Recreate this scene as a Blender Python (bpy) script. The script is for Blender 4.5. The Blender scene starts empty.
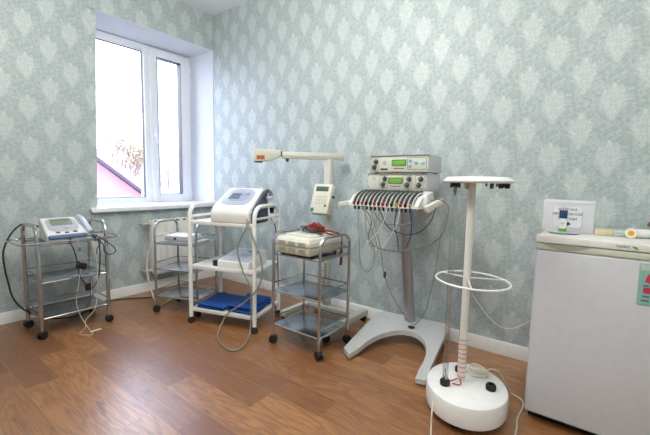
import bpy, bmesh, math, random
from mathutils import Matrix, Vector
random.seed(7)
S = bpy.context.scene
COL = S.collection
R = math.radians

# ------------------------------------------------------------------ camera, world, lights, exposure
H = 2.712
cam = bpy.data.objects.new('camera', bpy.data.cameras.new('camera')); COL.objects.link(cam)
cam.data.sensor_width = 36; cam.data.lens = 36 * 365.25 / 650; cam.data.clip_start = .02
yaw, pit, rol = 2.22064, -0.0992757, 0.0179119
fw = Vector((math.cos(yaw) * math.cos(pit), math.sin(yaw) * math.cos(pit), math.sin(pit)))
rt = Vector((math.sin(yaw), -math.cos(yaw), 0)); up = rt.cross(fw)
r2 = rt * math.cos(rol) + up * math.sin(rol); u2 = up * math.cos(rol) - rt * math.sin(rol)
cam.matrix_world = Matrix(((r2.x, u2.x, -fw.x, 3.3255), (r2.y, u2.y, -fw.y, -2.4087), (r2.z, u2.z, -fw.z, 1.05), (0, 0, 0, 1)))
S.camera = cam
w = bpy.data.worlds.new('sky'); S.world = w; w.use_nodes = True
w.node_tree.nodes['Background'].inputs[0].default_value = (.67, .76, 1.0, 1)
w.node_tree.nodes['Background'].inputs[1].default_value = 11.0

def area(name, loc, target, size, energy, color, size_y=None, portal=False):
    d = bpy.data.lights.new(name, 'AREA'); d.energy = energy; d.color = color
    d.shape = 'RECTANGLE'; d.size = size; d.size_y = size_y or size
    o = bpy.data.objects.new(name, d); COL.objects.link(o); o.location = loc
    o.rotation_euler = (Vector(target) - Vector(loc)).to_track_quat('-Z', 'Y').to_euler()
    if portal: d.cycles.is_portal = True
    return o
area('window_portal', (-.5, -.6, 1.56), (1, -.6, 1.56), 1.2, 1, (1, 1, 1), 1.6, portal=True)
for lx, ly in ((1.9, -1.5), (3.35, -2.4)):       # two globe lamps hanging from the ceiling, above the frame
    ld = bpy.data.lights.new('ceiling_lamp_light', 'POINT'); ld.energy = 58; ld.color = (1, .995, .97); ld.shadow_soft_size = .25
    lo = bpy.data.objects.new('ceiling_lamp_light', ld); COL.objects.link(lo); lo.location = (lx, ly, 2.38)
S.view_settings.view_transform = 'Standard'; S.view_settings.look = 'None'
S.view_settings.gamma = 1; S.view_settings.use_curve_mapping = False
S.view_settings.exposure = 0.0
S.cycles.use_denoising = True
S.cycles.max_bounces = 10

# ------------------------------------------------------------------ materials
def lin(c):
    c = c / 255
    return c / 12.92 if c <= .04045 else ((c + .055) / 1.055) ** 2.4
def rgb(h): return (lin(int(h[0:2], 16)), lin(int(h[2:4], 16)), lin(int(h[4:6], 16)), 1)
class NT:
    def __init__(s, name):
        s.m = bpy.data.materials.new(name); s.m.use_nodes = True
        s.t = s.m.node_tree; s.b = s.t.nodes['Principled BSDF']; s.out = s.t.nodes['Material Output']
    def n(s, typ, **k):
        x = s.t.nodes.new(typ)
        for a, v in k.items(): setattr(x, a, v)
        return x
    def l(s, a, b): s.t.links.new(a, b)
    def put(s, sock, v):
        if isinstance(v, bpy.types.NodeSocket): s.l(v, sock)
        else: sock.default_value = v
    def math(s, op, a, b=0.0, c=None, clamp=False):
        x = s.n('ShaderNodeMath', operation=op, use_clamp=clamp)
        s.put(x.inputs[0], a); s.put(x.inputs[1], b)
        if c is not None: s.put(x.inputs[2], c)
        return x.outputs[0]
    def mix(s, f, a, b):
        x = s.n('ShaderNodeMix', data_type='RGBA')
        s.put(x.inputs[0], f); s.put(x.inputs[6], a); s.put(x.inputs[7], b)
        return x.outputs[2]
    def noise(s, vec, scale, detail=3, rough=.5, dist=0):
        x = s.n('ShaderNodeTexNoise'); x.inputs['Scale'].default_value = scale
        x.inputs['Detail'].default_value = detail; x.inputs['Roughness'].default_value = rough
        x.inputs['Distortion'].default_value = dist
        if vec is not None: s.l(vec, x.inputs['Vector'])
        return x.outputs[0]
    def step(s, v, lo, hi):
        x = s.n('ShaderNodeMapRange', interpolation_type='SMOOTHSTEP'); s.put(x.inputs[0], v)
        x.inputs[1].default_value = lo; x.inputs[2].default_value = hi
        return x.outputs[0]
    def xyz(s, x, y, z=0.0):
        c = s.n('ShaderNodeCombineXYZ'); s.put(c.inputs[0], x); s.put(c.inputs[1], y); s.put(c.inputs[2], z)
        return c.outputs[0]
_mats = {}
def mat(name, col, rough=.45, metal=0.0, var=.06, spec=.5, emit=0.0, bump=0.0, scale=30):
    if name in _mats: return _mats[name]
    t = NT(name); c = rgb(col)
    tc = t.n('ShaderNodeTexCoord').outputs['Object']
    f = t.noise(tc, scale)
    dark = tuple(x * (1 - var) for x in c[:3]) + (1,); lite = tuple(min(1, x * (1 + var)) for x in c[:3]) + (1,)
    t.l(t.mix(f, dark, lite), t.b.inputs['Base Color'])
    t.b.inputs['Roughness'].default_value = rough; t.b.inputs['Metallic'].default_value = metal
    t.b.inputs['Specular IOR Level'].default_value = spec
    if emit:
        t.b.inputs['Emission Color'].default_value = c; t.b.inputs['Emission Strength'].default_value = emit
    if bump:
        b = t.n('ShaderNodeBump'); b.inputs['Strength'].default_value = bump; b.inputs['Distance'].default_value = .004
        t.l(f, b.inputs['Height']); t.l(b.outputs[0], t.b.inputs['Normal'])
    _mats[name] = t.m
    return t.m
def glass(name, base=.04, edge=.5, tint=(1, 1, 1, 1)):
    t = NT(name); tr = t.n('ShaderNodeBsdfTransparent'); tr.inputs[0].default_value = tint
    gl = t.n('ShaderNodeBsdfGlossy'); gl.inputs['Roughness'].default_value = .04
    lw = t.n('ShaderNodeLayerWeight'); lw.inputs[0].default_value = .35
    f = t.math('MULTIPLY_ADD', lw.outputs['Facing'], edge, base, clamp=True)
    mx = t.n('ShaderNodeMixShader'); t.l(f, mx.inputs[0]); t.l(tr.outputs[0], mx.inputs[1]); t.l(gl.outputs[0], mx.inputs[2])
    t.l(mx.outputs[0], t.out.inputs[0])
    return t.m

def wallpaper(name, axis, u0, v0, pu, pv):
    t = NT(name)
    pos = t.n('ShaderNodeNewGeometry').outputs['Position']
    sp = t.n('ShaderNodeSeparateXYZ'); t.l(pos, sp.inputs[0])
    U = t.math('DIVIDE', t.math('SUBTRACT', sp.outputs[axis], u0), pu)
    V = t.math('DIVIDE', t.math('SUBTRACT', sp.outputs[2], v0), pv)
    def cell(du, dv):       # centred coordinates of one lattice, in metres
        a = t.math('SUBTRACT', t.math('FRACT', t.math('ADD', U, .5 + du)), .5)
        b = t.math('SUBTRACT', t.math('FRACT', t.math('ADD', V, .5 + dv)), .5)
        return t.math('MULTIPLY', t.math('ABSOLUTE', a), pu), t.math('MULTIPLY', b, pv)
    masks = []; lace = []
    for du, dv in ((0, 0), (.5, .5)):
        a, b = cell(du, dv)
        vec = t.xyz(a, b)
        wob = t.math('ADD', t.math('MULTIPLY', t.math('SUBTRACT', t.noise(vec, 62, 1), .5), 1.5), t.math('MULTIPLY', t.math('SUBTRACT', t.noise(vec, 210, 2, .6), .5), 1.6))
        spike = t.math('MULTIPLY', t.math('SUBTRACT', 1.0, t.step(a, .001, .012)), .45)
        x = t.math('POWER', t.math('DIVIDE', a, .056), 1.9)
        y = t.math('POWER', t.math('DIVIDE', t.math('ABSOLUTE', t.math('ADD', b, t.math('MULTIPLY', a, -.2))), .078), 1.7)
        d = t.math('SUBTRACT', t.math('ADD', t.math('ADD', x, y), wob), spike)
        masks.append(t.math('SUBTRACT', 1.0, t.step(d, .78, 1.12)))
        lace.append(t.noise(vec, 95, 3, .7, .8))
    m = t.math('MAXIMUM', masks[0], masks[1])
    inl = t.step(t.mix(masks[1], lace[0], lace[1]), .40, .56)
    # leafy scroll ground between the medallions, mirrored in every half cell
    a, b = cell(.25, .25)
    g1 = t.step(t.noise(t.xyz(a, b), 48, 4, .75, 1.0), .42, .58)
    g2 = t.noise(pos, 420, 2)
    soft = t.noise(pos, 1.3, 2)
    ground = t.mix(g1, rgb('9eaba9'), rgb('bac4c3'))
    ground = t.mix(t.math('MULTIPLY', t.step(g2, .35, .7), .35), ground, rgb('a5b0af'))
    med = t.mix(inl, rgb('b3bfbd'), rgb('d3d8d4'))
    c = t.mix(t.math('MULTIPLY', m, .72), ground, med)
    c = t.mix(t.math('MULTIPLY', t.step(soft, .3, .7), .10), c, rgb('c2cdcf'))
    t.l(c, t.b.inputs['Base Color'])
    ro = t.math('SUBTRACT', .46, t.math('MULTIPLY', t.math('MULTIPLY', m, inl), .14))
    t.l(ro, t.b.inputs['Roughness'])
    bm_ = t.n('ShaderNodeBump'); bm_.inputs['Strength'].default_value = .25; bm_.inputs['Distance'].default_value = .001
    t.l(t.math('ADD', t.math('MULTIPLY', m, inl), t.math('MULTIPLY', g1, .5)), bm_.inputs['Height']); t.l(bm_.outputs[0], t.b.inputs['Normal'])
    return t.m

def woodfloor():
    t = NT('laminate_planks')
    pos = t.n('ShaderNodeNewGeometry').outputs['Position']
    sp = t.n('ShaderNodeSeparateXYZ'); t.l(pos, sp.inputs[0])
    at = t.n('ShaderNodeAttribute', attribute_name='plank')
    sc = t.n('ShaderNodeSeparateColor'); t.l(at.outputs['Color'], sc.inputs[0])
    ox = t.math('MULTIPLY', sc.outputs[1], 37.0); oy = t.math('MULTIPLY', sc.outputs[2], 19.0)
    X = t.math('ADD', sp.outputs[0], ox); Y = t.math('ADD', sp.outputs[1], oy)
    big = t.noise(t.xyz(t.math('MULTIPLY', X, 1.6), t.math('MULTIPLY', Y, 7)), 1.0, 2, .5, .6)
    rings = t.math('FRACT', t.math('MULTIPLY', big, 9.0))
    rings = t.math('ABSOLUTE', t.math('SUBTRACT', t.math('MULTIPLY', rings, 2.0), 1.0))
    fine = t.noise(t.xyz(t.math('MULTIPLY', X, 7), t.math('MULTIPLY', Y, 170)), 1.0, 3, .6)
    knot = t.math('SUBTRACT', 1.0, t.step(t.noise(t.xyz(t.math('MULTIPLY', X, 4.5), t.math('MULTIPLY', Y, 11)), 1.0, 2), .22, .36))
    base = t.mix(sc.outputs[0], rgb('76482d'), rgb('ba8451'))
    c = t.mix(t.math('MULTIPLY', t.step(rings, .15, .95), .48), base, rgb('7a4d33'))
    c = t.mix(t.math('MULTIPLY', t.step(fine, .42, .66), .52), c, rgb('6e4630'))
    c = t.mix(t.math('MULTIPLY', knot, .6), c, rgb('4a3022'))
    r = t.math('FRACT', t.math('DIVIDE', sp.outputs[1], .149))
    e = t.math('MINIMUM', r, t.math('SUBTRACT', 1.0, r))
    c = t.mix(t.math('MULTIPLY', t.math('SUBTRACT', 1.0, t.step(e, .0, .022)), .28), c, rgb('d0a57c'))
    t.l(c, t.b.inputs['Base Color'])
    t.l(t.math('MULTIPLY_ADD', fine, .08, .28), t.b.inputs['Roughness'])
    t.b.inputs['Specular IOR Level'].default_value = 1.15
    return t.m

WHITE = mat('white_plastic', 'e6e6e2', .35)
PAINT = mat('white_enamel', 'eae9e4', .3)
CREAM = mat('cream_plastic', 'd9d8c8', .42)
PUTTY = mat('putty_enamel', 'c9c9bc', .4)
GREY = mat('light_grey_plastic', 'b9bcc2', .4)
BLUEGREY = mat('blue_grey_plastic', '5d769e', .4)
SLATE = mat('slate_plastic', '4a5364', .4)
PANEL = mat('pale_lilac_panel', 'b4bacb', .35)
CHROME = mat('chrome', 'c9c9c9', .16, 1.0)
STEEL = mat('brushed_steel', 'a9adb4', .24, 1.0)
ALU = mat('anodised_aluminium', 'b4b4b8', .34, .9)
BLACK = mat('black_rubber', '17181a', .5)
DARK = mat('dark_plastic', '2b2d31', .4)
LCD = mat('lcd_olive', '878d78', .25)
LCDG = mat('lcd_green', '6fae3c', .3, emit=.06)
INK = mat('dark_print', '30353c', .5)
BLUECLOTH = mat('blue_cloth', '174c98', .85, var=.25, bump=.5, scale=90)
PVC = mat('window_pvc', 'eceef2', .3)
PLASTER = mat('white_plaster', 'dcdfe6', .7)
WIRE = mat('grey_wire', '8d8a80', .5)
OLIVE = mat('olive_wire', '77745f', .5)
CREAMW = mat('cream_wire', 'd8d3c2', .5)
BLACKW = mat('black_wire', '1d2026', .45)
BLUEW = mat('navy_wire', '2c3a63', .45)
RED = mat('red_plastic', 'a3261e', .4)
REDW = mat('red_brown_wire', '8f2c1c', .45)
GREEN = mat('green_print', '3f9a3a', .5)
NAVY = mat('navy_cap', '1c3a6e', .4)

# ------------------------------------------------------------------ mesh builder
class MB:
    def __init__(s): s.bm = bmesh.new()
    def _add(s, t, M=None):
        if M is not None: bmesh.ops.transform(t, matrix=M, verts=t.verts)
        me = bpy.data.meshes.new('tmp'); t.to_mesh(me); t.free(); s.bm.from_mesh(me); bpy.data.meshes.remove(me)
        return s
    def box(s, c, d, bev=0.0, M=None, seg=2):
        t = bmesh.new(); bmesh.ops.create_cube(t, size=1)
        for v in t.verts: v.co = Vector((v.co.x * d[0], v.co.y * d[1], v.co.z * d[2]))
        if bev: bmesh.ops.bevel(t, geom=t.edges[:], offset=bev, segments=seg, profile=.5, affect='EDGES')
        for v in t.verts: v.co += Vector(c)
        return s._add(t, M)
    def hexa(s, pts, bev=0.0, M=None, seg=2):   # 8 corners: bottom 4 CCW, top 4 CCW
        t = bmesh.new(); v = [t.verts.new(p) for p in pts]
        for f in ((3, 2, 1, 0), (4, 5, 6, 7), (0, 1, 5, 4), (1, 2, 6, 5), (2, 3, 7, 6), (3, 0, 4, 7)): t.faces.new([v[i] for i in f])
        bmesh.ops.recalc_face_normals(t, faces=t.faces)
        if bev: bmesh.ops.bevel(t, geom=t.edges[:], offset=bev, segments=seg, profile=.5, affect='EDGES')
        return s._add(t, M)
    def prism(s, out, h0, h1, M=None, bev=0.0, seg=2):   # outline in XY, extruded along Z
        t = bmesh.new(); n = len(out)
        a = [t.verts.new((x, y, h0)) for x, y in out]; b = [t.verts.new((x, y, h1)) for x, y in out]
        fb = t.faces.new(a[::-1]); ft = t.faces.new(b)
        for i in range(n): t.faces.new((a[i], a[(i + 1) % n], b[(i + 1) % n], b[i]))
        bmesh.ops.recalc_face_normals(t, faces=t.faces)
        if bev: bmesh.ops.bevel(t, geom=list(ft.edges) + list(fb.edges), offset=bev, segments=seg, profile=.5, affect='EDGES')
        return s._add(t, M)
    def lathe(s, prof, n=24, M=None, sx=1.0, sy=1.0):
        t = bmesh.new(); rings = []
        for r, z in prof:
            if r < 1e-6: rings.append([t.verts.new((0, 0, z))])
            else: rings.append([t.verts.new((r * sx * math.cos(2 * math.pi * i / n), r * sy * math.sin(2 * math.pi * i / n), z)) for i in range(n)])
        for p, q in zip(rings, rings[1:]):
            if len(p) == 1 and len(q) == 1: continue
            for i in range(n):
                j = (i + 1) % n
                if len(p) == 1: t.faces.new((p[0], q[i], q[j]))
                elif len(q) == 1: t.faces.new((p[i], p[j], q[0]))
                else: t.faces.new((p[i], p[j], q[j], q[i]))
        bmesh.ops.recalc_face_normals(t, faces=t.faces)
        return s._add(t, M)
    def cyl(s, r, z0, z1, n=20, M=None, bev=0.0):
        b = bev
        return s.lathe([(0, z0), (r - b, z0), (r, z0 + b), (r, z1 - b), (r - b, z1), (0, z1)] if b else [(0, z0), (r, z0), (r, z1), (0, z1)], n, M)
    def tube(s, pts, r, n=8, closed=False, smooth=6, M=None, flat=1.0):
        P = [Vector(p) for p in pts]
        if smooth and len(P) > 2:
            Q = []; m = len(P)
            for i in range(m if closed else m - 1):
                p1, p2 = P[i], P[(i + 1) % m]
                p0 = P[(i - 1) % m] if (closed or i > 0) else p1 * 2 - p2
                p3 = P[(i + 2) % m] if (closed or i + 2 < m) else p2 * 2 - p1
                for k in range(smooth):
                    u = k / smooth
                    Q.append(.5 * ((2 * p1) + (p2 - p0) * u + (2 * p0 - 5 * p1 + 4 * p2 - p3) * u * u + (3 * p1 - p0 - 3 * p2 + p3) * u ** 3))
            if not closed: Q.append(P[-1])
            P = Q
        t = bmesh.new(); m = len(P); rings = []
        T = []
        for i in range(m):
            a = P[(i - 1) % m] if (closed or i > 0) else P[i]; b = P[(i + 1) % m] if (closed or i < m - 1) else P[i]
            d = b - a
            T.append(d.normalized() if d.length > 1e-9 else Vector((0, 0, 1)))
        ref = Vector((0, 0, 1)) if abs(T[0].z) < .9 else Vector((1, 0, 0))
        nrm = (ref - T[0] * ref.dot(T[0])).normalized()
        for i in range(m):
            nrm = nrm - T[i] * nrm.dot(T[i])
            nrm = nrm.normalized() if nrm.length > 1e-6 else T[i].orthogonal().normalized()
            bi = T[i].cross(nrm)
            rings.append([t.verts.new(P[i] + (nrm * math.cos(2 * math.pi * k / n + math.pi / n) + bi * flat * math.sin(2 * math.pi * k / n + math.pi / n)) * r) for k in range(n)])
        for i in range(m if closed else m - 1):
            p, q = rings[i], rings[(i + 1) % m]
            for k in range(n): t.faces.new((p[k], p[(k + 1) % n], q[(k + 1) % n], q[k]))
        if not closed: t.faces.new(rings[0][::-1]); t.faces.new(rings[-1])
        bmesh.ops.recalc_face_normals(t, faces=t.faces)
        return s._add(t, M)
    def grid(s, f, nu, nv, closed_u=False, M=None):
        t = bmesh.new()
        g = [[t.verts.new(f(i, j)) for j in range(nv)] for i in range(nu)]
        for i in range(nu - (0 if closed_u else 1)):
            for j in range(nv - 1): t.faces.new((g[i][j], g[(i + 1) % nu][j], g[(i + 1) % nu][j + 1], g[i][j + 1]))
        return s._add(t, M)

def obj(name, mb, m, parent=None, world=False, angle=35):
    me = bpy.data.meshes.new(name)
    if world and parent is not None:
        base = parent
        while base.parent: base = base.parent
        bmesh.ops.transform(mb.bm, matrix=(Matrix.Translation(base.location) @ base.rotation_euler.to_matrix().to_4x4()).inverted(), verts=mb.bm.verts)
    mb.bm.to_mesh(me); mb.bm.free()
    me.polygons.foreach_set('use_smooth', [True] * len(me.polygons))
    me.set_sharp_from_angle(angle=R(angle))
    if m is not None: me.materials.append(m)
    o = bpy.data.objects.new(name, me); COL.objects.link(o)
    if parent is not None: o.parent = parent
    return o
def thing(name, label, cat, loc=(0, 0, 0), rot=0.0, group=None):
    o = bpy.data.objects.new(name, None); COL.objects.link(o); o.empty_display_size = .05
    o.location = loc; o.rotation_euler = (0, 0, rot)
    return tag(o, label, cat, group)
def tag(o, label, cat, group=None):
    o['label'] = label; o['category'] = cat
    if group: o['group'] = group
    return o
def struct(name, mb, m, **k):
    o = obj(name, mb, m, **k); o['kind'] = 'structure'
    return o
def label(o, text): o['label'] = text; return o
def copy(o, parent, M):        # a part with its own transform, mesh data shared
    c = o.copy(); COL.objects.link(c); c.parent = parent; c.matrix_local = M
    return c
def text(body, size, M, m, parent, name='lettering', depth=.0006):
    cu = bpy.data.curves.new('txt', 'FONT'); cu.body = body; cu.size = size; cu.align_x = 'CENTER'; cu.align_y = 'CENTER'; cu.extrude = depth
    t = bpy.data.objects.new('txt', cu); COL.objects.link(t)
    dg = bpy.context.evaluated_depsgraph_get(); dg.update()
    me = bpy.data.meshes.new_from_object(t.evaluated_get(dg)); bpy.data.objects.remove(t); bpy.data.curves.remove(cu)
    b0 = parent
    while b0.parent: b0 = b0.parent
    me.transform((Matrix.Translation(b0.location) @ b0.rotation_euler.to_matrix().to_4x4()).inverted() @ M); me.materials.clear(); me.materials.append(m)
    o = bpy.data.objects.new(name, me); COL.objects.link(o); o.parent = parent
    return o
T = Matrix.Translation
def Rx(a): return Matrix.Rotation(R(a), 4, 'X')
def Ry(a): return Matrix.Rotation(R(a), 4, 'Y')
def Rz(a): return Matrix.Rotation(R(a), 4, 'Z')
def arc(cx, cy, r, a0, a1, n): return [(cx + r * math.cos(R(a0 + (a1 - a0) * i / n)), cy + r * math.sin(R(a0 + (a1 - a0) * i / n))) for i in range(n + 1)]
def rrect(x0, y0, x1, y1, r, n=5):
    return arc(x1 - r, y1 - r, r, 0, 90, n) + arc(x0 + r, y1 - r, r, 90, 180, n) + arc(x0 + r, y0 + r, r, 180, 270, n) + arc(x1 - r, y0 + r, r, 270, 360, n)

# ------------------------------------------------------------------ the room
X1, Y1 = 4.7, -4.2
NY0, NY1, NZ0, NZ1, ND = -1.155, 0.0, .765, 2.375, .43      # window niche
m = MB(); joints = {5: .56, 6: .80, 7: .387, 8: .09, 9: .64, 10: .98, 11: .78, 12: .126, 3: .386, 4: .9, 2: .2, 1: .65, 0: .35}
bmf = bmesh.new(); lay = bmf.loops.layers.float_color.new('plank')
rng = random.Random(3)
for i in range(29):
    y1, y0 = -.149 * i, max(Y1, -.149 * (i + 1))
    if y0 >= y1: continue
    j = joints.get(i, rng.random())
    xs = [0.0] + [x for x in [j - 1 + k for k in range(7)] if .02 < x < X1 - .02] + [X1]
    for a, b in zip(xs, xs[1:]):
        f = bmf.faces.new([bmf.verts.new(p) for p in ((a, y0, 0), (b, y0, 0), (b, y1, 0), (a, y1, 0))])
        c = (rng.random(), rng.random(), rng.random(), 1)
        for lp in f.loops: lp[lay] = c
me = bpy.data.meshes.new('floor'); bmf.to_mesh(me); bmf.free(); me.materials.append(woodfloor())
fl = bpy.data.objects.new('floor', me); COL.objects.link(fl); fl['kind'] = 'structure'
slab = MB().box((X1 / 2 - .2, Y1 / 2 + .1, -.06), (X1 + .8, -Y1 + .6, .1)); struct('floor_slab', slab, PLASTER)
struct('ceiling', MB().box((X1 / 2 - .2, Y1 / 2 + .1, H + .05), (X1 + .8, -Y1 + .6, .1)), mat('ceiling_white', 'f0f1f2', .8))
WPL = wallpaper('damask_wallpaper', 1, -1.43, 1.973, .28, .292)
WPB = wallpaper('damask_wallpaper', 0, 2.939, 1.913, .26, .288)
m = MB(); t = .5
NT0 = NY0 + .055      # the left reveal leans a little
ye = lambda z: NY0 - .02 + .085 * z / H
def slabx(ya, yb, za, zb_, yc, yd): m.hexa([(-t, ya, za), (0, ya, za), (0, yb, za), (-t, yb, za), (-t, yc, zb_), (0, yc, zb_), (0, yd, zb_), (-t, yd, zb_)])
slabx(Y1, ye(0), 0, H, Y1, ye(H)); slabx(ye(0), NY1, 0, NZ0, ye(NZ0), NY1); slabx(ye(NZ1), NY1, NZ1, H, ye(H), NY1)
struct('wall_left', m, WPL)
struct('wall_back', MB().box((X1 / 2 - .25, .1, H / 2), (X1 + .5, .2, H)), WPB)
struct('wall_right', MB().box((X1 + .1, Y1 / 2, H / 2), (.2, -Y1, H)), WPL)
struct('wall_front', MB().box((X1 / 2, Y1 - .1, H / 2), (X1, .2, H)), WPB)
# white plaster lining of the niche
m = MB(); q = .004
m.box((-ND / 2 - .0, NY1 - q / 2, (NZ0 + NZ1) / 2), (ND, q, NZ1 - NZ0))
m.box((-ND / 2, (NY0 + NY1) / 2, NZ1 - q / 2), (ND, NY1 - NY0, q))
struct('trim_1', m, PLASTER)
# baseboards with a rounded top
def base_prof(h=.082, d=.016): return [(0, 0), (d, 0), (d, h - .012), (d * .55, h), (0, h)]
m = MB().prism(base_prof(), 0, X1, Matrix(((0, 0, 1, 0), (-1, 0, 0, 0), (0, 1, 0, 0), (0, 0, 0, 1))))
struct('baseboard_back', m, PAINT)
m = MB().prism(base_prof(), Y1, 0, Matrix(((1, 0, 0, 0), (0, 0, 1, 0), (0, 1, 0, 0), (0, 0, 0, 1))))
struct('baseboard_left', m, PAINT)
# window
win = bpy.data.objects.new('window_1', None); COL.objects.link(win); win['kind'] = 'structure'; win.location = (-ND, -.6, NZ0)
def bars(y0, y1, z0, z1, a, x0, x1, b=None, c=None, d=None, bev=.006):
    b = a if b is None else b; c = a if c is None else c; d = a if d is None else d   # left, right, bottom, top
    mb = MB(); xm, dx = (x0 + x1) / 2, x1 - x0
    mb.box((xm, y0 + a / 2, (z0 + z1) / 2), (dx, a, z1 - z0), bev); mb.box((xm, y1 - b / 2, (z0 + z1) / 2), (dx, b, z1 - z0), bev)
    ym, dy = (y0 + a + y1 - b) / 2, y1 - y0 - a - b
    mb.box((xm, ym, z0 + c / 2), (dx - .001, dy, c), 0); mb.box((xm, ym, z1 - d / 2), (dx - .001, dy, d), 0)
    return mb
fr = bars(NY0, NY1 - .02, NZ0, NZ1 - .01, .05, -ND - .035, -ND + .03); fr.box((-ND, -.49, (NZ0 + NZ1) / 2), (.064, .075, NZ1 - NZ0 - .04), .006)
obj('window_frame', fr, PVC, win, True)
fx = bars(NY0 + .04, -.515, NZ0 + .045, NZ1 - .05, .03, -ND - .02, -ND + .012, .022, .045, .03); obj('fixed_sash', fx, PVC, win, True)
sash = bars(-.475, -.035, NZ0 + .035, NZ1 - .03, .075, -ND - .03, -ND + .05, .108, .085, .075, .006); so = obj('opening_sash', sash, PVC, win, True)
gk = bars(NY0 + .068, -.535, NZ0 + .088, NZ1 - .078, .005, -ND - .01, -ND + .0135, bev=0); obj('gasket', gk, DARK, win, True)
gk = bars(-.402, -.141, NZ0 + .118, NZ1 - .103, .005, -ND - .01, -ND + .0515, bev=0); obj('gasket', gk, DARK, win, True)
GL = glass('window_glass', .03, .25)
obj('pane', MB().box((-ND - .006, (NY0 + .07 - .535) / 2, (NZ0 + NZ1) / 2), (.004, -.535 - NY0 - .06, NZ1 - NZ0 - .16)), GL, win, True)
obj('pane', MB().box((-ND - .004, -.252, (NZ0 + NZ1) / 2), (.004, .30, NZ1 - NZ0 - .2)), GL, win, True)
hd = MB().box((-ND + .056, -.437, 1.50), (.014, .026, .07), .004).tube([(-ND + .06, -.437, 1.50), (-ND + .09, -.437, 1.50), (-ND + .093, -.437, 1.47), (-ND + .093, -.437, 1.40)], .009, 8, smooth=3)
obj('handle', hd, PVC, so, True)
hg = MB().cyl(.008, 0, .07, 10, T((-ND + .045, -.028, .86))).cyl(.008, 0, .07, 10, T((-ND + .045, -.028, 2.2))); obj('hinge', hg, PVC, so, True)
sl = MB().box((-ND / 2 + .02, -.585, .785), (ND + .06, 1.25, .028), .009); sl.box((.048, -.585, .776), (.012, 1.25, .03), .004)
o = struct('trim_2', sl, PVC)

# ------------------------------------------------------------------ outside the window
struct('ground', MB().box((-20, 0, -1.55), (38.5, 60, .1)), mat('yard_ground', '77726a', .9))
h = thing('house', 'pink gabled house with dark roof edge outside the left pane', 'house', (-7, -.5, -1.5))
PINK = mat('pink_render', 'b07f87', .8, scale=3); ROOF = mat('grey_roof', '837b8b', .7)
# gable faces the window; ridge runs away from it
gy0, gy1, gz, ay, az = -3.75, 2.75, .5, -.5, 3.02
m = MB().prism([(gy0, -1.5), (gy1, -1.5), (gy1, gz), (ay, az), (gy0, gz)], -11, -7, Matrix(((0, 0, 1, 0), (1, 0, 0, 0), (0, 1, 0, 0), (0, 0, 0, 1))))
obj('wall', m, PINK, h, True)
m = MB(); e = .22
for (ya, za, yb, zb) in ((gy1 + .5, gz - .36, ay, az), (gy0 - .5, gz - .36, ay, az)):
    m.prism([(ya, za + .02), (yb, zb + .02), (yb, zb + e), (ya, za + e)], -11.3, -6.7, Matrix(((0, 0, 1, 0), (1, 0, 0, 0), (0, 1, 0, 0), (0, 0, 0, 1))))
obj('roof', m, ROOF, h, True)
h = thing('barn_house', 'white gambrel roofed house with one window seen through the right sash', 'house', (-14, 8.3, -1.5))
by = 8.3; prof = [(by - 1.55, -1.5), (by + 1.55, -1.5), (by + 1.55, .2), (by + 1.1, 1.4), (by, 2.5), (by - 1.1, 1.4), (by - 1.55, .2)]
SW = Matrix(((0, 0, 1, 0), (1, 0, 0, 0), (0, 1, 0, 0), (0, 0, 0, 1)))
obj('wall', MB().prism(prof, -19, -14, SW), mat('white_render', 'b5b1c0', .8, scale=3), h, True)
m = MB(); rp = [(by - 1.62, .15), (by - 1.16, 1.42), (by, 2.55), (by + 1.16, 1.42), (by + 1.62, .15)]
for a, b in zip(rp, rp[1:]): m.prism([a, b, (b[0], b[1] + .14), (a[0], a[1] + .14)], -19.3, -13.7, SW)
obj('roof', m, ROOF, h, True)
wf = obj('window', MB().box((-14, 7.56, .97), (.08, .34, .86)), ROOF, h, True)
obj('pane', MB().box((-13.95, 7.48, .97), (.03, .12, .74)).box((-13.95, 7.64, .97), (.03, .12, .74)), mat('far_pane', 'b9c4d4', .2), wf, True)
tr = thing('tree', 'bare autumn tree with sparse yellow leaves behind the pink house', 'tree', (-12.5, 4.2, -1.5))
m = MB(); lf = MB(); rg = random.Random(11)
def branch(p, d, L, r, k):
    q = p + d * L; m.tube([p, p + d * L * .5 + Vector((0, rg.uniform(-.05, .05), 0)), q], r, 5, smooth=2)
    if k == 0:
        for _ in range(5):
            c = q + Vector((rg.uniform(-.3, .3), rg.uniform(-.35, .35), rg.uniform(-.3, .3)))
            lf.box((0, 0, 0), (.10, .01, .07), 0, T(c) @ Rz(rg.uniform(0, 180)) @ Rx(rg.uniform(0, 180)))
        return
    for _ in range(4 if k > 1 else 3):
        dd = (d + Vector((rg.uniform(-.7, .7), rg.uniform(-.9, .9), rg.uniform(-.15, .6)))).normalized()
        branch(q, dd, L * rg.uniform(.62, .8), r * .6, k - 1)
branch(Vector((-12.5, 4.2, -1.5)), Vector((0, 0, 1)), 1.5, .12, 4)
obj('trunk', m, mat('bark', '8f8078', .9), tr, True); obj('leaves', lf, mat('autumn_leaves', 'cdb383', .8), tr, True)
pl = MB().lathe([(0, 0), (.15, 0), (.13, 7), (0, 7)], 14, T((-3.6, .91, -1.5)) @ Rx(-5.6))
tag(obj('utility_pole', pl, mat('pale_blue_pole', '93a2c4', .7)), 'pale blue leaning pole outside, left edge of the right pane', 'pole')

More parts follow.
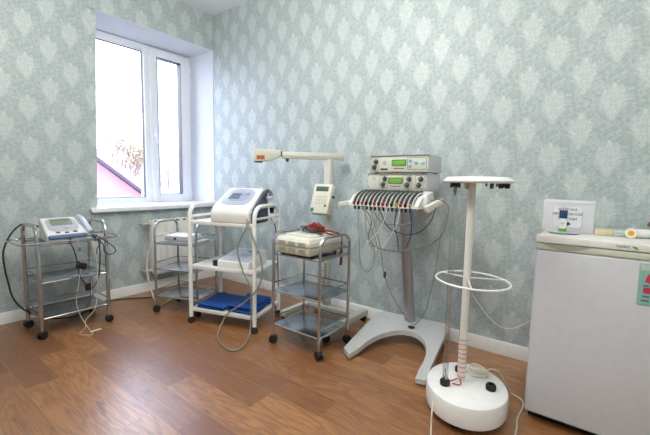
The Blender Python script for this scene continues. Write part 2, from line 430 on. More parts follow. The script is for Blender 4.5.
# ------------------------------------------------------------------ radiator under the sill
rd = thing('radiator', 'white sectional radiator on the wall under the window sill', 'radiator', (.065, -.56, .12))
RADM = mat('radiator_enamel', 'e6e5df', .35)
for i in range(6):
    y = -.755 + .07 * i + .005
    s = MB().box((.07, y + .033, .425), (.075, .061, .49), .012); s.box((.112, y + .033, .425), (.014, .068, .51), .006)
    obj('section', s, RADM, rd, True)
for z in (.64, .205): obj('manifold', MB().tube([(.07, -.765, z), (.07, -.33, z)], .018, 10, smooth=0), RADM, rd, True)
for i in range(6): obj('vent', MB().box((.085, -.717 + .07 * i, .672), (.05, .04, .012), .003).box((.1195, -.717 + .07 * i, .66), (.002, .03, .016), .0005), mat('vent_grey', '6d6b62', .6), rd, True)
BR = mat('brass_fitting', 'c9c4b2', .4, .2)
obj('valve', MB().lathe([(0, -.03), (.02, -.03), (.02, .01), (.014, .03), (0, .03)], 12, T((.07, -.785, .64)) @ Rx(90)).tube([(.07, -.80, .64), (.03, -.81, .64), (.0, -.81, .64)], .007, 8), BR, rd, True)
obj('valve', MB().lathe([(0, -.03), (.018, -.03), (.018, .03), (0, .03)], 12, T((.07, -.785, .205)) @ Rx(90)).tube([(.07, -.80, .205), (.03, -.81, .205), (.0, -.81, .205)], .007, 8), BR, rd, True)

# ------------------------------------------------------------------ trolleys
def caster(root, x, y, top, r=.026, a=0.0, m_=BLACK):
    c = obj('caster', MB().cyl(.008, r * 1.6, top, 10, T((x, y, 0))).prism(arc(0, 0, r * .95, 20, 160, 8), -.012, .012, T((x, y, r * 1.02)) @ Rz(a) @ Rx(90), .002), m_, root)
    for s in (-1, 1):
        obj('wheel', MB().lathe([(0, -.007), (r * .6, -.007), (r, -.004), (r, .004), (r * .6, .007), (0, .007)], 18, T((x, y, r)) @ Rz(a) @ T((0, s * .011, 0)) @ Rx(90)), m_, c)
    return c
def uframe(x, D, top, z0, r, rad=.07, flat=1.0):
    d = D / 2
    pts = [(x, -d, z0), (x, -d, top - rad)] + [(x, -d + rad - rad * math.cos(R(90 * i / 5)), top - rad + rad * math.sin(R(90 * i / 5))) for i in range(1, 6)]
    pts += [(x, d - rad + rad * math.sin(R(90 * i / 5)), top - rad + rad * math.cos(R(90 * i / 5))) for i in range(0, 6)] + [(x, d, z0)]
    return MB().tube(pts, r, 10, smooth=0, flat=flat)
def steel_trolley(lab, loc, rot, W, D, top, zs, loop=0.0, r=.0095):
    root = thing('steel_trolley', lab, 'trolley', loc, rot, 'chrome three shelf trolleys')
    for s in (-1, 1): obj('side_frame', uframe(s * W / 2, D, top, .05, r), CHROME, root)
    for k, z in enumerate(zs):
        sh = obj('shelf', MB().box((0, 0, z), (W - .012, D - .012, .006), .002), STEEL, root)
        obj('shelf_rim', MB().tube([(x, y, z - .002) for x, y in rrect(-W / 2 + .003, -D / 2 + .001, W / 2 - .003, D / 2 - .001, .006, 2)], .0062, 8, True, 0), CHROME, sh)
        if k == 0 and loop:
            obj('tray_rail', MB().tube([(x, y, z + .012) for x, y in rrect(-W / 2 - loop, -D / 2 - .012, W / 2 + loop, D / 2 + .012, .05)], .0065, 8, True, 0), CHROME, sh)
        else:
            hz = z + .048
            g = MB().tube([(-W / 2, D / 2, hz), (W / 2, D / 2, hz)], .0045, 8, smooth=0)
            for s in (-1, 1): g.tube([(s * W / 2, -D / 2, hz), (s * W / 2, D / 2, hz)], .0045, 8, smooth=0)
            obj('guard_rail', g, CHROME, sh)
    for i, (sx, sy) in enumerate(((-1, -1), (1, -1), (1, 1), (-1, 1))): caster(root, sx * W / 2, sy * D / 2, .075, .027, (35, -20, 60, 10)[i])
    return root
steel_trolley('chrome three shelf trolley by the left wall, its top rail sticking out both ends', (.365, -1.4975, 0), R(90), .40, .30, .733, (.612, .367, .132), .095, .0125)
steel_trolley('chrome three shelf trolley in front of the radiator, half hidden by the white one', (.70, -.78, 0), R(22.5), .365, .275, .712, (.548, .345, .128))
steel_trolley('chrome three shelf trolley carrying the cream vented case and red leads', (1.876, -.637, 0), 0, .375, .30, .722, (.593, .352, .128))

wt = thing('white_trolley', 'white enamelled three shelf trolley with blue cloths on its lowest shelf', 'trolley', (1.185, -.68, 0), R(18))
WW, WD = .525, .36
for s in (-1, 1): obj('side_frame', uframe(s * WW / 2, WD, .868, .05, .015, .085), PAINT, wt)
for z in (.742, .422, .105):
    m = MB().box((0, 0, z), (WW - .02, WD - .02, .006), .002)
    for s in (-1, 1):
        m.box((0, s * (WD / 2 - .004), z), (WW - .01, .018, .026), .004); m.box((s * (WW / 2 - .006), 0, z), (.016, WD - .02, .022), .004)
    obj('shelf', m, PAINT, wt)
obj('cross_bar', MB().tube([(WW / 2, -WD / 2, .785), (WW / 2, WD / 2, .785)], .009, 8, smooth=0), PAINT, wt)
obj('cross_bar', MB().tube([(-WW / 2, -WD / 2, .785), (-WW / 2, WD / 2, .785)], .009, 8, smooth=0), PAINT, wt)
for i, (sx, sy) in enumerate(((-1, -1), (1, -1), (1, 1), (-1, 1))): caster(wt, sx * WW / 2, sy * WD / 2, .07, .022, (10, 40, -30, 70)[i], DARK)

# ------------------------------------------------------------------ therapy unit on the left trolley
d = thing('therapy_unit', 'white and blue therapy unit with small display on the left trolley', 'medical device', (.335, -1.512, .617), R(90))
def wedge(w0, w1, prof, bev, M=None):     # prof: side outline (y,z) front to back; w0 width at front, w1 at back
    t_ = bmesh.new(); ys = [p[0] for p in prof]; a, b = min(ys), max(ys)
    L_ = []; R_ = []
    for y, z in prof:
        wd = w0 + (w1 - w0) * (y - a) / (b - a)
        L_.append(t_.verts.new((-wd / 2, y, z))); R_.append(t_.verts.new((wd / 2, y, z)))
    n = len(prof); t_.faces.new(L_); t_.faces.new(R_[::-1])
    for i in range(n): t_.faces.new((L_[i], R_[i], R_[(i + 1) % n], L_[(i + 1) % n]))
    bmesh.ops.recalc_face_normals(t_, faces=t_.faces)
    bmesh.ops.bevel(t_, geom=t_.edges[:], offset=bev, segments=3, profile=.5, affect='EDGES')
    mb = MB(); return mb._add(t_, M)
obj('housing', wedge(.235, .20, [(-.115, .0), (-.125, .045), (.07, .147), (.115, .143), (.12, 0)], .012), WHITE, d)
sl_ = math.degrees(math.atan2(.102, .195))
FM = T((0, -.125, .045)) @ Rx(sl_)          # face plane: x right, y up the slope
sc = obj('control_panel', MB().prism(rrect(-.088, .05, .088, .205, .045, 8), .0, .0035, FM, .002), GREY, d)
obj('display', MB().prism(rrect(-.055, .125, .055, .182, .006), .002, .0055, FM, .001), LCD, sc)
obj('bezel', MB().tube([(x, y, .0045) for x, y in rrect(-.060, .120, .060, .187, .008)], .0035, 6, True, 0, FM), mat('silver_trim', '9da2ab', .3, .4), sc)
for x, y in ((-.05, .035), (0, .03), (.05, .035)): obj('button', MB().prism([(x + .014 * math.cos(R(k * 20)), y + .007 * math.sin(R(k * 20))) for k in range(18)], .0, .005, FM, .001), SLATE, d)
obj('dial', MB().cyl(.012, .003, .012, 16, FM @ T((.015, .085, 0)), .002), GREY, d)
obj('bumper', MB().box((0, -.121, .036), (.225, .03, .03), .013, seg=4), BLUEGREY, d)
ph = obj('probe_holder', MB().hexa([(.105, -.10, .0), (.15, -.09, .0), (.14, .09, .0), (.10, .09, .0), (.105, -.11, .05), (.15, -.10, .05), (.135, .075, .12), (.10, .075, .125)], .01), WHITE, d)
obj('probe', MB().tube([(.135, -.115, .055), (.133, -.06, .09), (.128, .02, .135), (.125, .07, .148)], .016, 10), mat('probe_white', 'cfd6e2', .35), ph)
obj('probe_grip', MB().tube([(.150, -.10, .05), (.147, -.05, .082), (.142, .02, .123), (.138, .05, .133)], .012, 10), BLUEGREY, ph)
obj('power_cable', MB().tube([(.22, -1.60, .70), (.2, -1.65, .722), (.2, -1.694, .728), (.2, -1.755, .668), (.2, -1.799, .559), (.2, -1.798, .438), (.2, -1.787, .354), (.2, -1.767, .239), (.2, -1.713, .142), (.2, -1.60, .05), (.2, -1.45, .012), (.12, -1.3, .006), (.045, -1.12, .006)], .0055, 8), BLACKW, d, True)
obj('probe_cable', MB().tube([(.45, -1.385, .66), (.49, -1.355, .64), (.493, -1.326, .622), (.493, -1.248, .55), (.493, -1.238, .515), (.493, -1.274, .498), (.493, -1.311, .528), (.493, -1.317, .575), (.49, -1.367, .633), (.44, -1.40, .648)], .0035, 8), BLACKW, d, True)
obj('lead', MB().tube([(.455, -1.50, .635), (.497, -1.515, .613), (.5, -1.492, .529), (.5, -1.472, .382), (.5, -1.445, .327), (.5, -1.412, .28), (.5, -1.366, .328), (.5, -1.346, .441), (.5, -1.345, .59), (.45, -1.36, .645)], .004, 8).tube([(.45, -1.345, .65), (.497, -1.335, .598), (.5, -1.359, .551), (.5, -1.364, .516)], .003, 6), BLACKW, d, True)
obj('adapter', MB().box((0, 0, 0), (.03, .06, .042), .004, T((.505, -1.462, .452)) @ Rx(-18)), BLACK, d, True)
obj('plug', MB().box((.5, -1.427, .295), (.02, .035, .05), .005), BLACK, d, True)
ld = obj('electrode_lead', MB().tube([(.46, -1.48, .64), (.508, -1.477, .623), (.51, -1.468, .56), (.51, -1.466, .469), (.51, -1.487, .313), (.51, -1.503, .213), (.52, -1.486, .111), (.57, -1.455, .02), (.64, -1.46, .006), (.607, -1.501, .006), (.56, -1.51, .006), (.545, -1.47, .03), (.52, -1.456, .073), (.52, -1.396, .138), (.52, -1.375, .283), (.52, -1.371, .455), (.51, -1.385, .578), (.46, -1.40, .64)], .0022, 6), CREAMW, d, True)
obj('plug', MB().tube([(.592, -1.457, .008), (.591, -1.42, .008), (.59, -1.39, .008)], .006, 8), CREAMW, ld, True)
obj('plug', MB().box((.51, -1.47, .565), (.014, .016, .03), .004), BLUEGREY, ld, True)

d.location += Vector((.045, -.01, 0))
# ------------------------------------------------------------------ flat units on the middle trolley
L22 = (.676, -.764)
d = thing('flat_unit', 'flat white unit with grey front on the trolley before the radiator', 'medical device', (.690, -.80, .564), R(22.5))
obj('housing', MB().box((0, 0, .024), (.22, .17, .042), .006), WHITE, d)
obj('front_panel', MB().box((0, -.086, .023), (.205, .004, .034), .001), GREY, d)
obj('socket', MB().box((-.01, -.0885, .022), (.022, .004, .018), .001), DARK, d)
c = obj('hose', MB().tube([(.645, -.87, .60), (.61, -.91, .62), (.58, -.95, .60), (.543, -.985, .53), (.507, -1.005, .387), (.516, -1.0, .242), (.54, -.975, .1), (.52, -.93, .02), (.46, -.83, .008), (.39, -.72, .008), (.36, -.60, .008)], .0065, 8), CREAMW, d, True)
sm = thing('flat_tray', 'pale flat tray under the flat white unit on the radiator trolley', 'tray', (.70, -.78, .551), R(22.5))
obj('tray_base', MB().box((0, 0, .0065), (.31, .20, .011), .003), WHITE, sm)
obj('rim', MB().tube([(x, y, .010) for x, y in rrect(-.154, -.099, .154, .099, .01, 3)], .003, 6, True, 0), GREY, sm)
cord = MB().tube([(.03, -1.35, .006), (.042, -1.123, .006), (.12, -.97, .006), (.255, -.80, .006), (.30, -.62, .006), (.45, -.42, .006), (.62, -.33, .006)], .005, 8)
tag(obj('power_cord', cord, BLACKW), 'black power cord lying along the left baseboard behind the trolleys', 'cord')

# ------------------------------------------------------------------ big unit on the white trolley
d = thing('laser_therapy_unit', 'large white sloping therapy unit on top of the white trolley', 'medical device', (1.252, -.66, .747), R(18))
prof = [(-.185, 0), (-.192, .075), (-.165, .115), (.035, .242), (.08, .24), (.10, .20), (.11, 0)]
obj('housing', wedge(.305, .275, prof, .016), mat('white_shell', 'edece7', .32), d)
FM = T((0, -.163, .116)) @ Rx(math.degrees(math.atan2(.127, .20)))
cp = obj('control_panel', MB().prism([((.116 - .012 * math.sin(R(k * 10))) * math.copysign(abs(math.cos(R(k * 10))) ** .6, math.cos(R(k * 10))), .122 + .098 * math.copysign(abs(math.sin(R(k * 10))) ** .6, math.sin(R(k * 10)))) for k in range(36)], -.001, .003, FM, .0015), PANEL, d)
obj('touch_field', MB().prism(rrect(-.08, .07, .085, .18, .045, 8), .002, .0045, FM, .001), mat('pale_blue_panel', '9fabc4', .3), cp)
b = MB()
for k in range(3): b.box((-.028, .10 + .024 * k, .005), (.085 - .004 * k, .011, .004), .001, FM)
obj('display', b, INK, cp)
obj('dial', MB().cyl(.013, .003, .014, 16, FM @ T((.055, .158, 0)), .003), GREY, cp)
sd = obj('probe_holder', MB().hexa([(.138, -.15, .0), (.162, -.145, .0), (.160, .085, .0), (.128, .09, .0), (.140, -.16, .07), (.164, -.155, .07), (.165, .065, .22), (.122, .07, .23)], .012), SLATE, d)
pr = obj('probe', MB().tube([(.146, -.13, .085), (.150, -.04, .155), (.158, .03, .215), (.168, .06, .225), (.185, .065, .21), (.19, .06, .185)], .013, 10), SLATE, d)
obj('probe_head', MB().cyl(.024, 0, .028, 18, T((.19, .05, .16)) @ Rx(20), .004), GREY, pr)
obj('plug', MB().lathe([(0, 0), (.012, 0), (.018, .03), (.018, .055), (0, .055)], 12, T((.178, .10, .06))), BLACK, d)
obj('probe_cable', MB().tube([(1.37, -.73, .85), (1.44, -.79, .79), (1.458, -.814, .725), (1.422, -.826, .662), (1.396, -.835, .568), (1.435, -.822, .439), (1.485, -.804, .331), (1.494, -.801, .218), (1.492, -.806, .08), (1.515, -.84, .014), (1.60, -.963, .008), (1.587, -1.038, .008), (1.461, -1.025, .008), (1.34, -.96, .012), (1.295, -.885, .07), (1.33, -.86, .135), (1.454, -.815, .232), (1.543, -.784, .337), (1.571, -.774, .452), (1.552, -.78, .563), (1.50, -.80, .688), (1.46, -.79, .76), (1.375, -.72, .82)], .0052, 8), WIRE, d, True)
obj('power_cable', MB().tube([(1.36, -.50, .78), (1.385, -.47, .70), (1.39, -.45, .5), (1.38, -.43, .2), (1.3, -.36, .03), (1.1, -.25, .006), (.8, -.2, .006)], .004, 8), BLACKW, d, True)

d = thing('control_box', 'low white sloping unit on the middle shelf of the white trolley', 'medical device', (1.255, -.66, .426), R(18))
obj('housing', wedge(.255, .245, [(-.15, 0), (-.15, .05), (.10, .102), (.12, .097), (.12, 0)], .006), WHITE, d)
FM = T((0, -.148, .0505)) @ Rx(math.degrees(math.atan2(.052, .25)))
cp = obj('control_panel', MB().prism(rrect(-.115, .015, .115, .235, .008), 0, .002, FM), PANEL, d)
kp = MB()
for i in range(6):
    for j in range(4): kp.box((-.085 + .027 * i, .04 + .03 * j, .003), (.014, .014, .003), .001, FM)
obj('keypad', kp, GREY, cp)
obj('display', MB().box((.055, .195, .003), (.09, .02, .003), .001, FM), SLATE, cp)
obj('plug', MB().box((-.165, -.11, .022), (.038, .03, .04), .006), BLACK, d)
# folded cloths
def cloth(lab, cx, cy, w_, d_, layers, seed):
    rg = random.Random(seed); mb = MB(); z = .001
    for k in range(layers):
        hh = .018; ph_ = rg.uniform(0, 6); ww = w_ * rg.uniform(.92, 1.0); dd = d_ * rg.uniform(.92, 1.0); ox = rg.uniform(-.008, .008); oy = rg.uniform(-.008, .008)
        n = 26; prof_ = rrect(-ww / 2, -hh / 2, ww / 2, hh / 2, hh * .48, 5)
        def f(i, j, prof_=prof_, z=z, ph_=ph_, dd=dd, k=k, ox=ox, oy=oy):
            x, zz = prof_[i]; v = (j / (n - 1) - .5); y = v * dd
            e = max(0.0, abs(v) - .44) / .06; sq = math.sqrt(max(.02, 1 - e * e))
            wob = .004 * math.sin(x * 45 + ph_) * math.cos(y * 38 + ph_) + .007 * (k + 1) / layers * max(0, math.sin(x * 17 + y * 13 + ph_))
            return (x + ox + .006 * math.sin(y * 30 + ph_), y + oy + .006 * math.sin(x * 24 + ph_), z + hh / 2 + zz * sq + wob * (1 if zz > 0 else .35) + .002)
        mb.grid(f, len(prof_), n, True); z += hh * .92
    o = obj('folded_cloth', mb, BLUECLOTH, angle=60); o.location = (cx, cy, .108); o.rotation_euler = (0, 0, R(18))
    return tag(o, lab, 'cloth', 'folded blue cloths')
def onw(lx, ly):
    c_, s_ = math.cos(R(18)), math.sin(R(18)); return 1.185 + lx * c_ - ly * s_, -.68 + lx * s_ + ly * c_
cloth('left of two folded blue cloths on the white trolley, flatter and wider', *onw(-.11, -.01), .24, .29, 2, 4)
cloth('right of two folded blue cloths on the white trolley, behind the grey cable', *onw(.125, .0), .215, .30, 3, 9)

# ------------------------------------------------------------------ vented case on the third trolley
d = thing('vented_case', 'cream plastic case with louvred vents on the chrome trolley right of the white one', 'case', (1.863, -.645, .599), 0)
LCASE = mat('case_cream', 'dbd9cc', .45); TAN = mat('case_tan', 'c4bda7', .45)
cw, cd = .275, .33
obj('base', MB().box((0, 0, .034), (cw - .008, cd - .008, .05), .008), TAN, d)
lid = MB().box((0, 0, .076), (cw, cd, .034), .007)
lid.hexa([(-cw / 2 + .003, -cd / 2 + .003, .09), (cw / 2 - .003, -cd / 2 + .003, .09), (cw / 2 - .003, cd / 2 - .003, .09), (-cw / 2 + .003, cd / 2 - .003, .09), (-cw / 2 + .014, -cd / 2 + .016, .112), (cw / 2 - .014, -cd / 2 + .016, .112), (cw / 2 - .014, cd / 2 - .015, .112), (-cw / 2 + .014, cd / 2 - .015, .112)], .005)
lid.box((0, .02, .116), (cw - .06, cd - .09, .014), .004)
obj('lid', lid, LCASE, d)
v = MB()
for i in range(3):
    for k in range(4):
        v.box((-.08 + .08 * i, -cd / 2 + .0035, .022 + .008 * k), (.058, .003, .0035), .001)
obj('louvre', v, mat('vent_shadow', '8f8b7e', .6), d)
v = MB(); tl = 0
for i in range(3):
    for k in range(4):
        v.box((-.08 + .08 * i, -cd / 2 - .0003, .066 + .0065 * k), (.055, .003, .003), .001)
obj('louvre', v, mat('vent_shadow', '8f8b7e', .6), d)
obj('handle', MB().tube([(-.09, .03, .122), (-.09, .03, .135), (-.03, .03, .14), (.03, .03, .135), (.03, .03, .124)], .006, 8), LCASE, d)
f = MB()
for sx in (-1, 1):
    for sy in (-1, 1): f.cyl(.012, -.002, .012, 12, T((sx * .12, sy * .11, 0)))
obj('foot', f, BLACK, d)
obj('latch', MB().box((.10, -.02, .128), (.03, .02, .008), .002).box((.02, .10, .128), (.04, .025, .008), .002), mat('dark_latch', '55564f', .4), d)
rg = random.Random(5); m = MB(); zz = .719
for k in range(7):
    pts = []
    a0 = rg.uniform(0, 6.28)
    for i in range(9):
        a = a0 + i * .95; rr = rg.uniform(.015, .06)
        pts.append((1.86 + rr * 1.2 * math.cos(a), -.585 + rr * .8 * math.sin(a), zz + .004 + rg.uniform(0, .06) * (1 - rr / .075)))
    m.tube(pts, .0045, 6)
ld = thing('lead_bundle', 'tangle of red brown leads lying on the cream vented case', 'cables', (1.855, -.60, .706))
obj('lead', m, REDW, ld, True)
obj('lead', MB().tube([(1.88, -.60, .73), (1.93, -.56, .72), (1.955, -.50, .705), (1.958, -.455, .69), (1.955, -.425, .65), (1.955, -.425, .58)], .006, 6).tube([(1.87, -.59, .735), (1.93, -.57, .718), (1.965, -.60, .712), (1.99, -.57, .70), (1.985, -.53, .695), (2.0, -.50, .69)], .006, 6), REDW, ld, True)
label(obj('connector', MB().tube([(1.955, -.425, .59), (1.956, -.424, .54), (1.954, -.426, .48)], .009, 8), mat('maroon_strap', '7d2018', .5), ld, True), 'dark red strap end hanging behind the case')
m = MB()
for k in range(4):
    a0 = rg.uniform(0, 6)
    m.tube([(1.85 + .09 * math.cos(a0 + i * .8) * (.6 + .1 * k), -.60 + .07 * math.sin(a0 + i * .8), .712 + .006 * k + rg.uniform(0, .01)) for i in range(8)], .0035, 6)
m.tube([(1.80, -.60, .715), (1.76, -.55, .722), (1.73, -.50, .715), (1.71, -.46, .67)], .0035, 6)
label(obj('lead', m, DARK, ld, True), 'black leads')
ld.location += Vector((.025, -.031, .021))

# ------------------------------------------------------------------ stand with the long arm
a = thing('arm_therapy_stand', 'tall putty stand with long horizontal arm and keypad box by the back wall', 'medical device', (1.645, -.185, 0))
bm_ = MB()
bm_.box((1.505, -.29, .068), (.055, .44, .045), .006).box((1.945, -.325, .068), (.055, .52, .045), .006)
bm_.box((1.71, -.185, .068), (.42, .075, .045), .006)
obj('base', bm_, PUTTY, a, True)
obj('post', MB().box((1.664, -.185, .64), (.060, .05, 1.14), .008), PUTTY, a, True)
for i, (x, y) in enumerate(((1.505, -.48), (1.505, -.09), (1.945, -.56), (1.945, -.09))):
    c = caster(a, x - 1.645, y + .185, .06, .025, 30 * i)
ux, uy = .67, .74
AM = Matrix(((ux, -uy, 0, 1.645), (uy, ux, 0, -.185), (0, 0, 1, 1.235), (0, 0, 0, 1)))     # local x along the arm, right end positive
arm = obj('arm', MB().box((-.105, 0, .0), (.47, .055, .05), .005, AM).box((-.105, -.028, .0), (.46, .004, .022), .001, AM), PUTTY, a, True)
obj('knob', MB().cyl(.012, -.048, -.025, 14, AM @ T((-.30, 0, 0))), SLATE, arm, True)
hp = [(-.545, -.052), (-.545, .04), (-.35, .032), (-.35, -.014), (-.375, -.018), (-.41, -.045)]
hh = obj('lamp_head', MB().prism(hp, -.055, .045, AM @ Rx(90), .004), PUTTY, a, True)
obj('joint', MB().cyl(.02, -.018, .018, 16, AM @ T((-.345, 0, 0.008))), SLATE, a, True)
bd = obj('badge', MB().box((-.495, -.0462, -.022), (.058, .003, .03), .001, AM), mat('orange_badge', 'c96a1d', .5), hh, True)
obj('lettering', MB().box((-.508, -.0482, -.022), (.02, .002, .008), 0, AM).box((-.482, -.0482, -.022), (.02, .002, .008), 0, AM), mat('badge_brown', '7c3411', .5), bd, True)
obj('lens', MB().cyl(.03, -.058, -.05, 16, AM @ T((-.51, 0, 0))), SLATE, hh, True)
BXM = T((1.687, -.285, .915)) @ Rz(6) @ Rx(-20)
cb = obj('control_box', MB().box((0, 0, 0), (.155, .06, .225), .008, BXM), CREAM, a, True)
obj('bracket', MB().box((1.664, -.225, .92), (.04, .06, .1), .004), PUTTY, a, True)
obj('display', MB().box((.0, -.031, .072), (.105, .004, .036), .001, BXM), LCD if False else mat('lcd_grey', '5a6660', .25), cb, True)
k = MB()
for i in range(4):
    for j in range(3): k.box((-.03 + .025 * i, -.031, .012 - .024 * j), (.013, .003, .012), .001, BXM)
obj('keypad', k, mat('keypad_grey', 'bdbdb2', .5), cb, True)
label(obj('button', MB().cyl(.008, 0, .005, 12, BXM @ T((.05, -.03, -.055)) @ Rx(90)), RED, cb, True), 'round red button')
label(obj('button', MB().box((-.055, -.031, -.088), (.026, .004, .03), .003, BXM), mat('green_button', '2f8f5b', .4), cb, True), 'green button at the lower left')
obj('knob', MB().cyl(.008, 0, .016, 12, BXM @ T((.078, 0, .02)) @ Ry(90)), DARK, cb, True)
text('Medax', .062, T((1.662, -.2105, .345)) @ Ry(-90) @ Rx(90), mat('script_print', '3d4a4a', .5), a)

# ------------------------------------------------------------------ electrostimulation stand
e = thing('electrostimulation_stand', 'aluminium stand with two green display consoles and a rack of electrode clips', 'medical device', (2.34, -.2, 0))
BASEM = mat('base_putty', 'c6c8c6', .35)
# base plate: trapezoid with an arch cut, sloping up towards the column
outer = [(2.12, -.63), (2.20, -.675), (2.235, -.56)]
cxa, cya = 2.40, -.60
inner = [(2.205, -.675)] + [(2.413 + .192 * math.cos(R(180 - 180 * i / 14)), -.60 + .325 * math.sin(R(180 - 180 * i / 14))) for i in range(15)] + [(2.617, -.675)]
def zb(y): u = min(1, max(0, (y + .68) / .52)); return .035 + .085 * (u ** .8)
t_ = bmesh.new(); n = 17
outl = [(2.145 - .035 * (i / (n - 1)) , -.625 + .525 * (i / (n - 1))) for i in range(5)]
in_pts = inner
L0 = Vector((2.140, -.635)); L1 = Vector((2.095, -.10)); R1 = Vector((2.585, -.035)); R0 = Vector((2.668, -.665))
def outerpt(s):      # walk left edge, rear edge, right edge with s in 0..1
    if s < .36: return L0.lerp(L1, s / .36)
    if s < .64: return L1.lerp(R1, (s - .36) / .28)
    return R1.lerp(R0, (s - .64) / .36)
rows = []
for i, p in enumerate(in_pts):
    s = i / (len(in_pts) - 1); o_ = outerpt(s); pi = Vector(p)
    rows.append([pi.lerp(o_, k / 4) for k in range(5)])
top = [[t_.verts.new((q.x, q.y, zb(q.y))) for q in r] for r in rows]; bot = [[t_.verts.new((q.x, q.y, max(.012, zb(q.y) - .032))) for q in r] for r in rows]
for i in range(len(rows) - 1):
    for k in range(4):
        t_.faces.new((top[i][k], top[i + 1][k], top[i + 1][k + 1], top[i][k + 1])); t_.faces.new((bot[i][k], bot[i][k + 1], bot[i + 1][k + 1], bot[i + 1][k]))
    t_.faces.new((top[i][0], bot[i][0], bot[i + 1][0], top[i + 1][0])); t_.faces.new((top[i][4], top[i + 1][4], bot[i + 1][4], bot[i][4]))
for i in (0, -1):
    for k in range(4): t_.faces.new((top[i][k], top[i][k + 1], bot[i][k + 1], bot[i][k]))
bmesh.ops.recalc_face_normals(t_, faces=t_.faces)
mb = MB(); mb._add(t_)
sb = obj('base', mb, BASEM, e, True, 50)
# skirt under the rear
obj('badge', MB().lathe([(0, 0), (.024, 0), (.024, .003), (.016, .005), (.0, .005)], 20, T((2.395, -.235, zb(-.235) + .004)) @ Rx(8), sy=.7), DARK, sb, True)
for i, (x, y) in enumerate(((2.165, -.60), (2.645, -.63), (2.13, -.15), (2.56, -.12))):
    obj('foot', MB().cyl(.016, 0, zb(y) - .028, 12, T((x, y, 0))), BLACK, sb, True)
CB, CT = Vector((2.345, -.145, .10)), Vector((2.285, -.20, 1.0))
obj('column', MB().tube([CB, CT], .037, 20, smooth=0, flat=.8), ALU, e, True)
obj('bracket', MB().box((2.29, -.22, 1.0), (.34, .26, .012), .003).box((2.285, -.20, .98), (.10, .12, .04), .005), PUTTY, e, True)
FACE = mat('console_face', 'cfd1c2', .4); SHELL = mat('console_shell', 'd2d4d6', .4)
def console(z0, z1, x0, x1, yf, yb, kind):
    c = obj('console', MB().box(((x0 + x1) / 2, (yf + yb) / 2, (z0 + z1) / 2), (x1 - x0, yb - yf, z1 - z0), .004), SHELL, e, True)
    zc = (z0 + z1) / 2
    obj('front_panel', MB().box(((x0 + x1) / 2, yf - .002, zc), (x1 - x0 - .006, .005, z1 - z0 - .008), .001), FACE, c, True)
    obj('lid_edge', MB().box(((x0 + x1) / 2, yf - .004, z1 - .002), (x1 - x0 + .004, .012, .005), .001), mat('console_trim', '7f8178', .4), c, True)
    W_ = x1 - x0; hh_ = z1 - z0
    X_ = lambda u: x0 + u * W_
    def knob(u, dz):
        kb = MB().lathe([(0, 0), (.016, 0), (.016, .004), (.011, .006), (.010, .02), (0, .021)], 16, T((X_(u), yf - .004, zc + dz)) @ Rx(90)); ko = obj('knob', kb, mat('knob_olive', '55574c', .35), c, True)
        obj('pointer', MB().box((X_(u), yf - .026, zc + dz + .004), (.002, .002, .009)), FACE, ko, True)
    def box_outline(u0, u1): obj('scale_frame', MB().tube([(x, yf - .005, z) for x, z in rrect(X_(u0), zc - hh_ * .38, X_(u1), zc + hh_ * .38, .003, 2)], .0009, 5, True, 0), INK, c, True)
    lx = .385 if kind else .40
    ds = obj('display', MB().box((X_(lx + .11), yf - .005, zc + .006), (.085, .004, .028), .001), LCDG, c, True)
    obj('bezel', MB().tube([(x, yf - .0055, z) for x, z in rrect(X_(lx + .11) - .045, zc + .006 - .017, X_(lx + .11) + .045, zc + .006 + .017, .003, 2)], .003, 6, True, 0), mat('bezel_green', '55603f', .4), ds, True)
    obj('lettering', MB().box((X_(lx + .11), yf - .005, zc - .028), (.07, .002, .004)), INK, c, True)
    if kind == 0:
        box_outline(.02, .15); knob(.10, .016); knob(.07, -.018)
        obj('emblem', MB().tube([(X_(.25) + .011 * math.cos(R(i * 20)), yf - .005, zc + .006 + .011 * math.sin(R(i * 20))) for i in range(18)], .001, 5, True, 0).box((X_(.25), yf - .005, zc + .006), (.002, .002, .016)), INK, c, True)
        obj('socket', MB().box((X_(.25), yf - .005, zc - .032), (.05, .005, .010), .002), DARK, c, True)
        obj('switch', MB().box((X_(.44), yf - .005, zc - .048), (.05, .005, .007), .002), mat('orange_button', 'c9822f', .4), c, True)
        obj('button_frame', MB().tube([(x, yf - .005, z) for x, z in rrect(X_(.655), zc - .034, X_(.96), zc + .036, .003, 2)], .0012, 5, True, 0), INK, c, True)
        for u, dz in ((.70, .018), (.70, -.016), (.80, .003), (.91, .001)):
            label(obj('button', MB().box((X_(u), yf - .006, zc + dz), (.020, .006, .018), .003), mat('blue_button', '77b1cf', .4), c, True), 'pale blue push button')
    else:
        obj('emblem', MB().tube([(X_(.11) + .010 * math.cos(R(i * 20)), yf - .005, zc + .02 + .010 * math.sin(R(i * 20))) for i in range(18)], .001, 5, True, 0), INK, c, True)
        for u0 in (.235, .645, .835):
            box_outline(u0 - .015, u0 + .125); knob(u0 + .075, .018); knob(u0 + .045, -.018)
    for u in (.015, .985):
        for s_ in (-1, 1): obj('screw', MB().cyl(.003, 0, .003, 8, T((X_(u), yf - .004, zc + s_ * hh_ * .36)) @ Rx(90)), DARK, c, True)
    return c
console(1.111, 1.214, 2.125, 2.510, -.35, -.15, 0)
console(1.004, 1.104, 2.108, 2.503, -.352, -.15, 1)
sp_ = MB()
for x in (2.15, 2.47):
    for y in (-.32, -.14): sp_.box((x, y, 1.1075), (.02, .02, .009), .001)
obj('spacer', sp_, DARK, e, True)
